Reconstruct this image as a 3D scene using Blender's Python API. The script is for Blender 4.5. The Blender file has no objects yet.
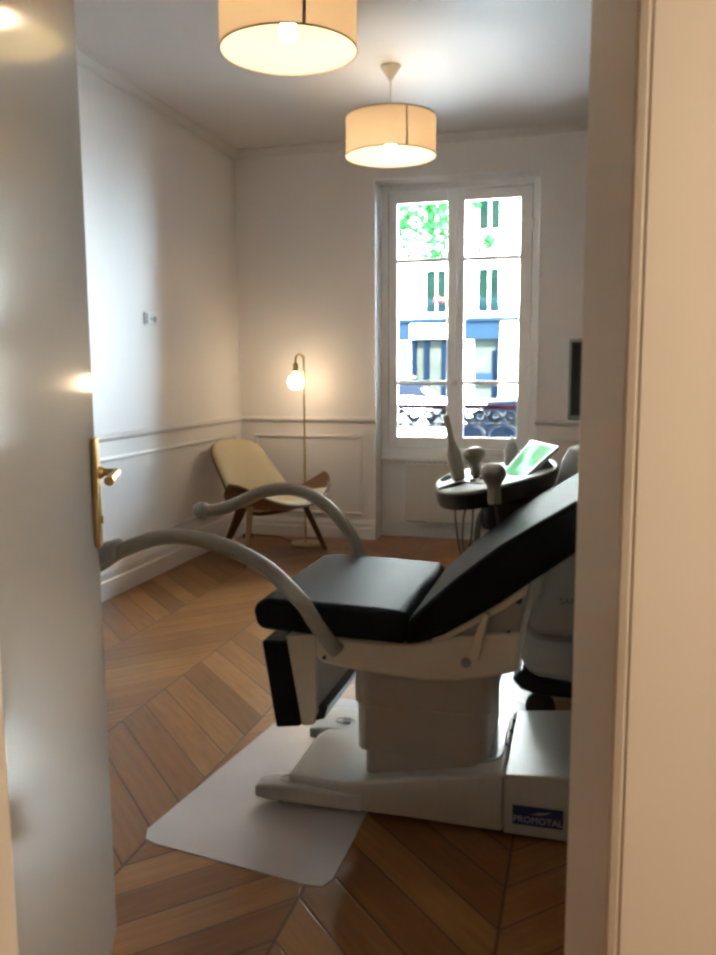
import bpy, bmesh, math, random
from mathutils import Vector, Matrix
random.seed(7)
sc = bpy.context.scene
COL = sc.collection
PI = math.pi
XL, YB, ZC, XR = -2.654, 6.163, 2.98, 2.3      # left wall, back wall, ceiling, right wall

# ------------------------------------------------------------------ materials
def nt(name):
    m = bpy.data.materials.new(name); m.use_nodes = True
    t = m.node_tree; t.nodes.clear()
    out = t.nodes.new('ShaderNodeOutputMaterial')
    return m, t, out
def N(t, kind, **kw):
    n = t.nodes.new(kind)
    for k, v in kw.items(): setattr(n, k, v)
    return n
def pbr(name, col, rough=0.5, metal=0.0, var=0.05, scale=6.0, bump=0.0, bscale=60.0, coat=0.0, spec=0.5, sheen=0.0, emit=None, estr=0.0):
    m, t, out = nt(name)
    b = N(t, 'ShaderNodeBsdfPrincipled')
    tc = N(t, 'ShaderNodeTexCoord')
    no = N(t, 'ShaderNodeTexNoise'); no.inputs['Scale'].default_value = scale; no.inputs['Detail'].default_value = 3
    t.links.new(tc.outputs['Object'], no.inputs['Vector'])
    mx = N(t, 'ShaderNodeMix', data_type='RGBA')
    mx.inputs[6].default_value = (*[max(0, c * (1 - var)) for c in col], 1)
    mx.inputs[7].default_value = (*[min(1, c * (1 + var)) for c in col], 1)
    t.links.new(no.outputs['Fac'], mx.inputs[0])
    t.links.new(mx.outputs[2], b.inputs['Base Color'])
    b.inputs['Roughness'].default_value = rough
    b.inputs['Metallic'].default_value = metal
    b.inputs['Coat Weight'].default_value = coat
    b.inputs['Coat Roughness'].default_value = 0.12
    b.inputs['Specular IOR Level'].default_value = spec
    if sheen: b.inputs['Sheen Weight'].default_value = sheen
    if emit:
        b.inputs['Emission Color'].default_value = (*emit, 1); b.inputs['Emission Strength'].default_value = estr
    if bump:
        n2 = N(t, 'ShaderNodeTexNoise'); n2.inputs['Scale'].default_value = bscale; n2.inputs['Detail'].default_value = 4
        t.links.new(tc.outputs['Object'], n2.inputs['Vector'])
        bp = N(t, 'ShaderNodeBump'); bp.inputs['Strength'].default_value = bump; bp.inputs['Distance'].default_value = 0.004
        t.links.new(n2.outputs['Fac'], bp.inputs['Height']); t.links.new(bp.outputs['Normal'], b.inputs['Normal'])
    t.links.new(b.outputs[0], out.inputs[0])
    return m
def emission(name, col, s):
    m, t, out = nt(name)
    e = N(t, 'ShaderNodeEmission'); e.inputs[0].default_value = (*col, 1); e.inputs[1].default_value = s
    t.links.new(e.outputs[0], out.inputs[0]); return m
def glass(name, tint=(1, 1, 1)):
    m, t, out = nt(name)
    tr = N(t, 'ShaderNodeBsdfTransparent'); tr.inputs[0].default_value = (*tint, 1)
    gl = N(t, 'ShaderNodeBsdfGlossy'); gl.inputs['Roughness'].default_value = 0.02
    fr = N(t, 'ShaderNodeFresnel'); fr.inputs[0].default_value = 1.45
    mx = N(t, 'ShaderNodeMixShader')
    t.links.new(fr.outputs[0], mx.inputs[0]); t.links.new(tr.outputs[0], mx.inputs[1]); t.links.new(gl.outputs[0], mx.inputs[2])
    t.links.new(mx.outputs[0], out.inputs[0]); return m
def shade_mat(name, col, trans):
    m, t, out = nt(name)
    tc = N(t, 'ShaderNodeTexCoord'); wv = N(t, 'ShaderNodeTexNoise'); wv.inputs['Scale'].default_value = 120
    t.links.new(tc.outputs['Object'], wv.inputs['Vector'])
    mxc = N(t, 'ShaderNodeMix', data_type='RGBA')
    mxc.inputs[6].default_value = (*[c * .95 for c in col], 1); mxc.inputs[7].default_value = (*col, 1)
    t.links.new(wv.outputs['Fac'], mxc.inputs[0])
    d = N(t, 'ShaderNodeBsdfDiffuse'); tl = N(t, 'ShaderNodeBsdfTranslucent')
    t.links.new(mxc.outputs[2], d.inputs[0]); t.links.new(mxc.outputs[2], tl.inputs[0])
    mx = N(t, 'ShaderNodeMixShader'); mx.inputs[0].default_value = trans
    t.links.new(d.outputs[0], mx.inputs[1]); t.links.new(tl.outputs[0], mx.inputs[2])
    t.links.new(mx.outputs[0], out.inputs[0]); return m
def milky(name, col, opac, rough):
    m, t, out = nt(name)
    tc = N(t, 'ShaderNodeTexCoord'); no = N(t, 'ShaderNodeTexNoise'); no.inputs['Scale'].default_value = 3.0
    t.links.new(tc.outputs['Object'], no.inputs['Vector'])
    mr = N(t, 'ShaderNodeMapRange'); mr.inputs[3].default_value = opac * .85; mr.inputs[4].default_value = opac * 1.15
    t.links.new(no.outputs['Fac'], mr.inputs[0])
    tr = N(t, 'ShaderNodeBsdfTransparent'); tr.inputs[0].default_value = (.95, .95, .96, 1)
    p = N(t, 'ShaderNodeBsdfPrincipled'); p.inputs['Base Color'].default_value = (*col, 1); p.inputs['Roughness'].default_value = rough
    p.inputs['Specular IOR Level'].default_value = .5
    mx = N(t, 'ShaderNodeMixShader'); t.links.new(mr.outputs[0], mx.inputs[0])
    t.links.new(tr.outputs[0], mx.inputs[1]); t.links.new(p.outputs[0], mx.inputs[2])
    gl = N(t, 'ShaderNodeBsdfGlossy'); gl.inputs['Roughness'].default_value = rough
    fr = N(t, 'ShaderNodeFresnel'); fr.inputs[0].default_value = 1.7
    m2 = N(t, 'ShaderNodeMixShader'); t.links.new(fr.outputs[0], m2.inputs[0])
    t.links.new(mx.outputs[0], m2.inputs[1]); t.links.new(gl.outputs[0], m2.inputs[2])
    t.links.new(m2.outputs[0], out.inputs[0]); return m
def math_(t, op, a, b=None, c=None):
    n = N(t, 'ShaderNodeMath', operation=op)
    for i, v in enumerate((a, b, c)):
        if v is None: continue
        if isinstance(v, (int, float)): n.inputs[i].default_value = v
        else: t.links.new(v, n.inputs[i])
    return n.outputs[0]
def parquet():
    """point de Hongrie oak: bands 0.495 m wide along Y, boards at 45 degrees"""
    m, t, out = nt('oak_chevron_parquet')
    tc = N(t, 'ShaderNodeTexCoord'); sp = N(t, 'ShaderNodeSeparateXYZ'); t.links.new(tc.outputs['Object'], sp.inputs[0])
    X, Y = sp.outputs[0], sp.outputs[1]
    Wd = 0.4945; PW = Wd / 3
    u = math_(t, 'DIVIDE', math_(t, 'ADD', X, 0.655), Wd)
    k = math_(t, 'FLOOR', u); fu = math_(t, 'SUBTRACT', u, k)
    par = math_(t, 'SUBTRACT', math_(t, 'MULTIPLY', math_(t, 'PINGPONG', k, 1.0), -2.0), -1.0)   # +1 even, -1 odd
    off = math_(t, 'MULTIPLY', math_(t, 'MULTIPLY', fu, Wd), par)
    v = math_(t, 'ADD', Y, off)
    q = math_(t, 'DIVIDE', v, PW); qi = math_(t, 'FLOOR', q); qf = math_(t, 'SUBTRACT', q, qi)
    def edge(x, wd):
        d = math_(t, 'MINIMUM', x, math_(t, 'SUBTRACT', 1.0, x))
        n = N(t, 'ShaderNodeMapRange', interpolation_type='SMOOTHSTEP'); n.inputs[1].default_value = 0; n.inputs[2].default_value = wd
        n.inputs[3].default_value = 1; n.inputs[4].default_value = 0
        t.links.new(d, n.inputs[0]); return n.outputs[0]
    seam = math_(t, 'MAXIMUM', edge(qf, 0.045), edge(fu, 0.014))
    cv = N(t, 'ShaderNodeCombineXYZ'); t.links.new(k, cv.inputs[0]); t.links.new(qi, cv.inputs[1])
    wn = N(t, 'ShaderNodeTexWhiteNoise', noise_dimensions='2D'); t.links.new(cv.outputs[0], wn.inputs['Vector'])
    # grain: coordinates along and across each board
    al = math_(t, 'SUBTRACT', Y, math_(t, 'MULTIPLY', off, 1.0))
    ac = v
    gv = N(t, 'ShaderNodeCombineXYZ')
    t.links.new(math_(t, 'MULTIPLY', al, 3.0), gv.inputs[0]); t.links.new(math_(t, 'MULTIPLY', ac, 34.0), gv.inputs[1])
    t.links.new(math_(t, 'MULTIPLY', wn.outputs['Value'], 40.0), gv.inputs[2])
    gn = N(t, 'ShaderNodeTexNoise'); gn.inputs['Scale'].default_value = 1.0; gn.inputs['Detail'].default_value = 6; gn.inputs['Roughness'].default_value = .6
    t.links.new(gv.outputs[0], gn.inputs['Vector'])
    bn = N(t, 'ShaderNodeTexNoise'); bn.inputs['Scale'].default_value = 2.2; bn.inputs['Detail'].default_value = 3
    t.links.new(tc.outputs['Object'], bn.inputs['Vector'])
    fac = math_(t, 'ADD', math_(t, 'MULTIPLY', wn.outputs['Value'], .26), math_(t, 'ADD', math_(t, 'MULTIPLY', gn.outputs['Fac'], .50), math_(t, 'MULTIPLY', bn.outputs['Fac'], .38)))
    cr = N(t, 'ShaderNodeValToRGB'); e = cr.color_ramp.elements
    e[0].position = .22; e[0].color = (.115, .045, .014, 1)
    e[1].position = .92; e[1].color = (.42, .205, .072, 1)
    x = cr.color_ramp.elements.new(.58); x.color = (.25, .103, .031, 1)
    t.links.new(fac, cr.inputs[0])
    mx = N(t, 'ShaderNodeMix', data_type='RGBA'); t.links.new(math_(t, 'MULTIPLY', seam, .78), mx.inputs[0])
    t.links.new(cr.outputs[0], mx.inputs[6]); mx.inputs[7].default_value = (.03, .014, .007, 1)
    p = N(t, 'ShaderNodeBsdfPrincipled'); t.links.new(mx.outputs[2], p.inputs['Base Color'])
    rr = N(t, 'ShaderNodeMapRange'); rr.inputs[3].default_value = .26; rr.inputs[4].default_value = .44
    t.links.new(bn.outputs['Fac'], rr.inputs[0]); t.links.new(rr.outputs[0], p.inputs['Roughness']); p.inputs['Specular IOR Level'].default_value = .32
    bp = N(t, 'ShaderNodeBump'); bp.inputs['Strength'].default_value = .35; bp.inputs['Distance'].default_value = .003
    t.links.new(math_(t, 'SUBTRACT', math_(t, 'MULTIPLY', gn.outputs['Fac'], .25), seam), bp.inputs['Height'])
    t.links.new(bp.outputs[0], p.inputs['Normal'])
    t.links.new(p.outputs[0], out.inputs[0]); return m

M = {}
M['wall'] = pbr('wall_paint_white', (.80, .785, .77), .5, var=.015, scale=1.5, bump=.04, bscale=25, spec=.4)
M['ceil'] = pbr('ceiling_paint_white', (.68, .67, .66), .6, var=.015, scale=1.5)
M['trim'] = pbr('gloss_trim_white', (.74, .73, .715), .3, var=.01, coat=.15)
M['winpaint'] = pbr('window_paint_white', (.84, .84, .835), .32, var=.02, coat=.1)
M['taupe'] = pbr('taupe_fill_absorber', (.30, .265, .235), .5, var=.015)  # dark tone made up for the unseen front wall, cuts fill light
M['hall'] = pbr('hall_paint_cream', (.38, .34, .285), .5, var=.015)
M['door'] = pbr('door_gloss_paint', (.36, .335, .31), .10, var=.01, scale=2, spec=.07)
M['jamb'] = pbr('jamb_paint_cream', (.66, .58, .48), .6, var=.015, spec=.3)
M['floor'] = parquet()
M['brass'] = pbr('polished_brass', (.66, .47, .17), .32, 1.0, var=.06)
M['agedbrass'] = pbr('satin_brass', (.55, .42, .2), .3, 1.0, var=.05)
M['cream'] = pbr('cream_enamel', (.66, .59, .47), .36, var=.02)
M['plastic'] = pbr('offwhite_moulded_plastic', (.46, .425, .385), .36, var=.02)
M['column'] = pbr('warm_grey_column_cover', (.37, .32, .275), .42, var=.02)
M['slot'] = pbr('dark_grey_recess_plastic', (.30, .31, .32), .3, var=.05)
M['leather'] = pbr('black_upholstery', (.005, .0085, .012), .55, var=.2, scale=20, bump=.06, bscale=220, spec=.1)
M['black'] = pbr('black_plastic', (.012, .012, .013), .4, var=.1)
M['armgrey'] = pbr('stirrup_grey_enamel', (.33, .31, .26), .5, var=.04)
M['grey'] = pbr('mid_grey_plastic', (.30, .29, .28), .42, var=.05)
M['probe'] = pbr('probe_grey_beige', (.33, .28, .235), .42, var=.04)
M['cartside'] = pbr('cart_side_grey', (.36, .345, .325), .45, var=.03)
M['traywhite'] = pbr('tray_white_gloss', (.60, .64, .64), .55, var=.02, spec=.3)
M['cable'] = pbr('grey_cable_rubber', (.17, .165, .155), .5, var=.05)
M['void'] = pbr('dark_opening', (.008, .008, .009), .9, var=.1, spec=.02)
M['navy'] = pbr('label_navy', (.012, .026, .13), .35, var=.08)
M['labeltext'] = pbr('label_silver_grey', (.45, .47, .52), .35, var=.03)
M['facetext'] = pbr('grey_lettering', (.12, .12, .125), .5)
M['icon'] = pbr('grey_pedal_print', (.34, .34, .35), .5)
def reflection_screen():  # green foliage and window reflection painted into the screen as emission
    m, t, out = nt('touch_screen_painted_reflection')
    p = N(t, 'ShaderNodeBsdfPrincipled'); p.inputs['Base Color'].default_value = (.01, .012, .012, 1); p.inputs['Roughness'].default_value = .5; p.inputs['Specular IOR Level'].default_value = .05
    tc = N(t, 'ShaderNodeTexCoord'); wv = N(t, 'ShaderNodeTexWave'); wv.inputs['Scale'].default_value = 3.2; wv.inputs['Distortion'].default_value = 5; wv.inputs['Detail'].default_value = 2
    t.links.new(tc.outputs['Object'], wv.inputs['Vector'])
    cr = N(t, 'ShaderNodeValToRGB'); e = cr.color_ramp.elements
    e[0].position = .25; e[0].color = (.03, .46, .12, 1); e[1].position = .85; e[1].color = (.60, .95, .72, 1)
    x = e.new(.55); x.color = (.10, .70, .26, 1)
    t.links.new(wv.outputs['Fac'], cr.inputs[0]); t.links.new(cr.outputs[0], p.inputs['Emission Color']); p.inputs['Emission Strength'].default_value = .24
    t.links.new(p.outputs[0], out.inputs[0]); return m
M['screen'] = reflection_screen()
M['monitor'] = pbr('monitor_glass', (.03, .028, .026), .12, coat=.6)
M['silver'] = pbr('silver_bezel', (.36, .37, .37), .35, .6)
M['ivory'] = pbr('ivory_cushion', (.66, .575, .37), .75, var=.05, scale=12, bump=.12, bscale=160, sheen=.2)
M['walnut'] = pbr('walnut_veneer', (.155, .072, .03), .34, var=.22, scale=9)
M['litwalnut'] = pbr('walnut_leg_lit', (.36, .20, .09), .36, var=.15, scale=9)  # paler copy of the walnut: light on one leg put into its colour
M['radiator'] = pbr('radiator_enamel', (.56, .545, .50), .45, var=.02)
M['shade'] = shade_mat('shade_fabric_cream', (.90, .75, .64), .5)
M['shadein'] = shade_mat('shade_lining', (.93, .90, .68), .4)
M['shaderim'] = pbr('shade_rim_taupe', (.42, .31, .25), .6)
M['seam'] = pbr('shade_seam_tape', (.62, .49, .40), .7)
M['whitepl'] = pbr('white_fitting', (.7, .66, .6), .4)
M['glow'] = emission('bulb_glow', (1.0, .76, .52), 36)
M['globe'] = emission('globe_glow', (1.0, .73, .46), 11)
M['glass'] = glass('window_glass', (.97, .99, .985))
M['mat'] = milky('translucent_vinyl', (.90, .79, .755), .62, .25)
# street
M['facade'] = pbr('facade_limestone', (.66, .64, .60), .9, var=.05, scale=.7, spec=0.03)
M['stone'] = pbr('facade_band_stone', (.55, .53, .5), .9, var=.05, spec=0.03)
M['pane'] = pbr('dark_window_pane', (.0015, .004, .003), .25, var=.5, scale=2, spec=0)
M['fascia'] = pbr('shop_fascia_blue', (.003, .0062, .0105), .6, var=.06, spec=0)
M['shopdark'] = pbr('shop_frame_navy', (.001, .0022, .0045), .5, var=.1, spec=0)
M['shopglass'] = pbr('shop_display', (.012, .014, .012), .4, var=.4, scale=3, spec=0)
M['shoppanel'] = pbr('shop_pale_panel', (.62, .64, .62), .6, spec=0.03)
M['railblue'] = pbr('balcony_iron_blue', (.004, .009, .013), .6, spec=0)
M['redflower'] = pbr('geranium_red', (.45, .05, .03), .7, spec=0.03)
M['road'] = pbr('pale_street_paving', (.36, .36, .36), .9, var=.12, scale=1.2, spec=0.03)
M['leaf'] = pbr('plane_tree_leaf', (.009, .042, .011), .5, var=.5, scale=4, spec=0)
M['bark'] = pbr('tree_bark', (.12, .09, .06), .9, var=.3)
M['iron'] = pbr('wrought_iron_dark', (.004, .005, .007), .45, var=.1, spec=0.1)
M['burgundy'] = pbr('burgundy_handrail', (.016, .006, .008), .4, var=.1, spec=0)
M['carwhite'] = pbr('car_paint_white', (.62, .6, .6), .25, coat=.6)
M['carblue'] = pbr('car_paint_dark_blue', (.0025, .005, .010), .3, spec=0.05)
M['carglass'] = pbr('car_glass', (.0025, .0035, .006), .1, var=.02, spec=.02)
M['tyre'] = pbr('tyre_rubber', (.012, .012, .012), .8, spec=0.03)

# ------------------------------------------------------------------ scene helpers
ORG = {}
def origin(o):
    while o.parent: o = o.parent
    return ORG.get(o.name, Vector((0, 0, 0)))
def thing(name, label, cat, loc=(0, 0, 0), group=None, world=True, rotz=0.0):
    """Empty at the thing's base. world=True: its parts are given in world coordinates."""
    o = bpy.data.objects.new(name, None); COL.objects.link(o)
    o.empty_display_size = .1; o.location = loc; o.rotation_euler = (0, 0, rotz)
    ORG[o.name] = Vector(loc) if world else Vector((0, 0, 0))
    o['label'] = label; o['category'] = cat
    if group: o['group'] = group
    return o
def tag(o, label, cat, group=None):
    o['label'] = label; o['category'] = cat
    if group: o['group'] = group
    return o
def mk(name, bm, mat, parent=None, smooth=True, bevel=0.0, seg=2, sub=0, solid=0.0, angle=35):
    if parent is not None:
        og = origin(parent)
        if og.length: bmesh.ops.translate(bm, verts=bm.verts, vec=-og)
    bmesh.ops.recalc_face_normals(bm, faces=bm.faces)
    me = bpy.data.meshes.new(name); bm.to_mesh(me); bm.free()
    for p in me.polygons: p.use_smooth = smooth
    if smooth: me.set_sharp_from_angle(angle=math.radians(angle))
    mats = mat if isinstance(mat, (list, tuple)) else [mat]
    for m in mats: me.materials.append(m)
    o = bpy.data.objects.new(name, me); COL.objects.link(o)
    if parent is not None: o.parent = parent
    if solid:
        s = o.modifiers.new('thickness', 'SOLIDIFY'); s.thickness = solid; s.offset = 0
    if bevel:
        b = o.modifiers.new('bevel', 'BEVEL'); b.width = bevel; b.segments = seg; b.limit_method = 'ANGLE'; b.angle_limit = math.radians(30)
        b.harden_normals = False
    if sub:
        s = o.modifiers.new('sub', 'SUBSURF'); s.levels = sub; s.render_levels = sub
    return o
def struct(o, name=None):
    o['kind'] = 'structure'; return o
def NB(): return bmesh.new()
def box(bm, x0, x1, y0, y1, z0, z1, mtx=None):
    vs = [bm.verts.new((x, y, z)) for x in (x0, x1) for y in (y0, y1) for z in (z0, z1)]
    if mtx is not None:
        for v in vs: v.co = mtx @ v.co
    for f in ((0, 1, 3, 2), (4, 6, 7, 5), (0, 4, 5, 1), (2, 3, 7, 6), (0, 2, 6, 4), (1, 5, 7, 3)):
        bm.faces.new([vs[i] for i in f])
    return vs
def prism(bm, pts, axis, a, b):
    """extrude a 2D polygon: axis 'y' -> pts are (x,z); 'z' -> (x,y); 'x' -> (y,z)"""
    def P(p, h):
        return {'y': (p[0], h, p[1]), 'z': (p[0], p[1], h), 'x': (h, p[0], p[1])}[axis]
    A = [bm.verts.new(P(p, a)) for p in pts]; B = [bm.verts.new(P(p, b)) for p in pts]
    n = len(pts)
    bm.faces.new(A); bm.faces.new(B[::-1])
    for i in range(n): bm.faces.new((A[i], A[(i + 1) % n], B[(i + 1) % n], B[i]))
    return A, B
def rrect(x0, x1, y0, y1, r, n=5):
    out = []
    for cx, cy, a in ((x1 - r, y1 - r, 0), (x0 + r, y1 - r, 90), (x0 + r, y0 + r, 180), (x1 - r, y0 + r, 270)):
        for i in range(n + 1):
            t = math.radians(a + 90 * i / n); out.append((cx + r * math.cos(t), cy + r * math.sin(t)))
    return out
def lathe(bm, prof, c=(0, 0, 0), n=28, mtx=None, closed=False):
    """prof: list of (r,z) revolved round Z through c"""
    rings = []
    for r, z in prof:
        if r < 1e-6:
            rings.append([bm.verts.new((c[0], c[1], c[2] + z))])
        else:
            rings.append([bm.verts.new((c[0] + r * math.cos(2 * PI * i / n), c[1] + r * math.sin(2 * PI * i / n), c[2] + z)) for i in range(n)])
    if mtx is not None:
        for R in rings:
            for v in R: v.co = mtx @ v.co
    for A, B in zip(rings, rings[1:]):
        if len(A) == 1 and len(B) == 1: continue
        for i in range(n):
            j = (i + 1) % n
            if len(A) == 1: bm.faces.new((A[0], B[i], B[j]))
            elif len(B) == 1: bm.faces.new((A[i], A[j], B[0]))
            else: bm.faces.new((A[i], A[j], B[j], B[i]))
    return rings
def catmull(P, n=6):
    P = [Vector(p) for p in P]; Q = [P[0] * 2 - P[1]] + P + [P[-1] * 2 - P[-2]]; out = []
    for i in range(1, len(Q) - 2):
        a, b, c, d = Q[i - 1:i + 3]
        for k in range(n):
            t = k / n
            out.append(.5 * ((2 * b) + (c - a) * t + (2 * a - 5 * b + 4 * c - d) * t * t + (3 * b - a - 3 * c + d) * t ** 3))
    out.append(P[-1]); return out
def tube(bm, pts, r, n=12, smooth=6, caps=True):
    """round tube along pts; r a number or a list (one per point, after no smoothing)"""
    if smooth and len(pts) > 2: path = catmull(pts, smooth)
    else: path = [Vector(p) for p in pts]
    L = len(path)
    if isinstance(r, (int, float)): rr = [r] * L
    else:
        rr = []
        for i in range(L):
            f = i / (L - 1) * (len(r) - 1); k = min(int(f), len(r) - 2); rr.append(r[k] + (r[k + 1] - r[k]) * (f - k))
    tan = [(path[min(i + 1, L - 1)] - path[max(i - 1, 0)]).normalized() for i in range(L)]
    up = Vector((0, 0, 1)) if abs(tan[0].z) < .9 else Vector((1, 0, 0))
    nrm = (up - tan[0] * up.dot(tan[0])).normalized(); rings = []
    for i in range(L):
        nrm = (nrm - tan[i] * nrm.dot(tan[i])).normalized(); bn = tan[i].cross(nrm)
        rings.append([bm.verts.new(path[i] + (nrm * math.cos(2 * PI * k / n) + bn * math.sin(2 * PI * k / n)) * rr[i]) for k in range(n)])
    for A, B in zip(rings, rings[1:]):
        for k in range(n): bm.faces.new((A[k], A[(k + 1) % n], B[(k + 1) % n], B[k]))
    if caps: bm.faces.new(rings[0][::-1]); bm.faces.new(rings[-1])
    return rings
def loft(bm, secs):
    """secs: list of equal-length point rings, capped"""
    R = [[bm.verts.new(p) for p in s] for s in secs]; n = len(R[0])
    for A, B in zip(R, R[1:]):
        for k in range(n): bm.faces.new((A[k], A[(k + 1) % n], B[(k + 1) % n], B[k]))
    bm.faces.new(R[0][::-1]); bm.faces.new(R[-1]); return R
def bar(bm, a, b, w, t, up=(0, 0, 1), w2=None, t2=None):
    """rectangular bar from a to b, tapering from w x t to w2 x t2"""
    a, b = Vector(a), Vector(b); d = (b - a).normalized(); u = Vector(up); s = d.cross(u)
    if s.length < 1e-4: s = d.cross(Vector((1, 0, 0)))
    s.normalize(); u = s.cross(d).normalized(); w2 = w if w2 is None else w2; t2 = t if t2 is None else t2
    loft(bm, [[a + s * w / 2 + u * t / 2, a - s * w / 2 + u * t / 2, a - s * w / 2 - u * t / 2, a + s * w / 2 - u * t / 2],
              [b + s * w2 / 2 + u * t2 / 2, b - s * w2 / 2 + u * t2 / 2, b - s * w2 / 2 - u * t2 / 2, b + s * w2 / 2 - u * t2 / 2]])
def text(name, s, size, loc, rot, mat, parent, ext=.0006):
    cu = bpy.data.curves.new(name, 'FONT'); cu.body = s; cu.size = size; cu.extrude = ext; cu.align_x = 'CENTER'; cu.align_y = 'CENTER'
    cu.materials.append(mat)
    tmp = bpy.data.objects.new(name, cu); COL.objects.link(tmp); bpy.context.view_layer.update()
    me = bpy.data.meshes.new_from_object(tmp.evaluated_get(bpy.context.evaluated_depsgraph_get()))
    bpy.data.objects.remove(tmp); bpy.data.curves.remove(cu)
    if not me.materials: me.materials.append(mat)
    o = bpy.data.objects.new(name, me); COL.objects.link(o); o.parent = parent
    o.location = Vector(loc) - origin(parent); o.rotation_euler = rot; return o

# ------------------------------------------------------------------ room shell
NX0, NX1, NZ = -1.542, -0.350, 2.692            # window niche
YO = 6.62                                       # outer face of the back wall
b = NB(); box(b, XL - .3, XR + .3, -1.6, YO, -.12, 0); struct(mk('floor', b, M['floor'], smooth=False))
b = NB(); box(b, XL - .3, XR + .3, .74, YO, ZC, ZC + .3); struct(mk('ceiling', b, M['ceil'], smooth=False))
b = NB(); box(b, XL - .3, XL, .74, YO, 0, ZC); struct(mk('wall_left', b, M['wall'], smooth=False))
b = NB(); box(b, XR, XR + .3, .74, YO, 0, ZC); struct(mk('wall_right', b, M['wall'], smooth=False))
b = NB(); box(b, XL, NX0, YB, YO, 0, ZC); box(b, NX1, XR, YB, YO, 0, ZC); box(b, NX0, NX1, YB, YO, NZ, ZC)
box(b, NX0, NX1, 6.36, YO, 0, .64)
struct(mk('wall_back', b, M['wall'], smooth=False))
# the wall with the doorway the picture is taken through
b = NB(); box(b, XL, -.74, .74, .853, 0, ZC); box(b, -.74, .02, .74, .853, 2.32, ZC)
prism(b, [(.09, .975), (XR, .975), (XR, 1.09), (.06, 1.09)], 'z', 0, ZC)
box(b, .0, .3, .853, 1.0, 2.32, ZC); box(b, .0, XR, .74, .975, 2.32, ZC)
struct(mk('wall_front', b, M['taupe'], smooth=False))
b = NB(); prism(b, [(-.006, 1.09), (-.006, 1.075), (.0395, .952), (.0395, .944), (.055, .94), (.0565, .952), (.13, .952), (.13, 1.09)], 'z', 0, 2.36)
struct(mk('trim_8', b, M['jamb'], bevel=.004, seg=3))
b = NB(); prism(b, [(.0545, .952), (.0545, .9415), (.0560, .9395), (.72, .9395), (.72, .975), (.1, .975)], 'z', 0, 2.4)
struct(mk('trim_9', b, M['jamb'], bevel=.005, seg=3))
b = NB(); box(b, -.80, -.699, .735, .852, 0, 2.32); box(b, -.80, -.72, .70, .735, 0, 2.4)
struct(mk('trim_10', b, M['jamb'], bevel=.004))
# hall behind the camera
b = NB(); box(b, -1.7, -1.5, -1.6, .74, 0, 2.6); struct(mk('wall_hall_left', b, M['hall'], smooth=False))
b = NB(); box(b, 1.4, 1.6, -1.6, .975, 0, 2.6); struct(mk('wall_hall_right', b, M['hall'], smooth=False))
b = NB(); box(b, 1.38, 1.42, .93, .975, 0, 2.6); struct(mk('wall_hall_front', b, M['hall'], smooth=False))
b = NB(); box(b, -1.5, 1.4, -1.6, -1.4, 0, 2.6); struct(mk('wall_hall_back', b, M['hall'], smooth=False))
b = NB(); box(b, -1.7, 1.6, -1.6, .74, 2.6, 2.75); box(b, .0, 1.6, .74, .975, 2.6, 2.75); struct(mk('ceiling_hall', b, M['hall'], smooth=False))

# baseboards: stepped profile
def base_prof(h, d): return [(0, 0), (d, 0), (d, h * .56), (d * .72, h * .60), (d * .72, h * .82), (d * .35, h), (0, h)]
b = NB(); prism(b, [(XL + p[0], p[1]) for p in base_prof(.185, .026)], 'y', .86, YB)
struct(mk('baseboard_left', b, M['trim'], smooth=False))
b = NB(); pf = [(YB - p[0], p[1]) for p in base_prof(.145, .022)]
prism(b, pf, 'x', XL + .026, NX0 + .001); prism(b, pf, 'x', NX1 - .001, XR)
struct(mk('baseboard_back', b, M['trim'], smooth=False))
b = NB(); prism(b, [(6.36 - p[0], p[1]) for p in base_prof(.12, .02)], 'x', NX0, NX1)
struct(mk('baseboard_niche', b, M['trim'], smooth=False))
# chair rail
rp = [(0, .905), (.010, .908), (.020, .918), (.026, .930), (.020, .936), (.008, .948), (0, .95)]
b = NB(); prism(b, [(XL + p[0], p[1]) for p in rp], 'y', .86, YB)
struct(mk('trim_1', b, M['trim'], smooth=False))
b = NB(); pr = [(YB - p[0], p[1]) for p in rp]
prism(b, pr, 'x', XL + .026, NX0); prism(b, pr, 'x', NX1, XR)
struct(mk('trim_2', b, M['trim'], smooth=False))
# wainscot panel mouldings
def panel(bm, wall, a0, a1, z0, z1, w=.024, d=.014):
    for (p0, p1, q0, q1) in ((a0, a1, z1 - w, z1), (a0, a1, z0, z0 + w), (a0, a0 + w, z0 + w, z1 - w), (a1 - w, a1, z0 + w, z1 - w)):
        if wall == 'L': box(bm, XL, XL + d, p0, p1, q0, q1)
        else: box(bm, p0, p1, YB - d, YB, q0, q1)
b = NB(); panel(b, 'L', 1.0, 2.6, .26, .815); panel(b, 'L', 2.75, 6.03, .26, .815)
struct(mk('trim_3', b, M['trim'], smooth=False, bevel=.006, seg=2))
b = NB(); panel(b, 'B', -2.535, -1.65, .185, .81); panel(b, 'B', -.24, .85, .185, .81)
struct(mk('trim_4', b, M['trim'], smooth=False, bevel=.006, seg=2))
# cornice
cp = [(0, ZC), (.05, ZC), (.05, ZC - .012), (.036, ZC - .022), (.02, ZC - .04), (.014, ZC - .055), (0, ZC - .06)]
b = NB(); prism(b, [(XL + p[0], p[1]) for p in cp], 'y', .86, YB); struct(mk('trim_5', b, M['ceil'], smooth=False))
b = NB(); prism(b, [(YB - p[0], p[1]) for p in cp], 'x', XL, XR); struct(mk('trim_6', b, M['ceil'], smooth=False))
# bead round the window niche
b = NB()
box(b, NX0 - .012, NX0, YB - .008, YB + .01, 0.145, NZ + .012); box(b, NX1, NX1 + .014, YB - .008, YB + .01, .145, NZ + .012)
box(b, NX0, NX1, YB - .008, YB + .01, NZ, NZ + .012)
struct(mk('trim_7', b, M['winpaint'], smooth=False, bevel=.004))

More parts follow.
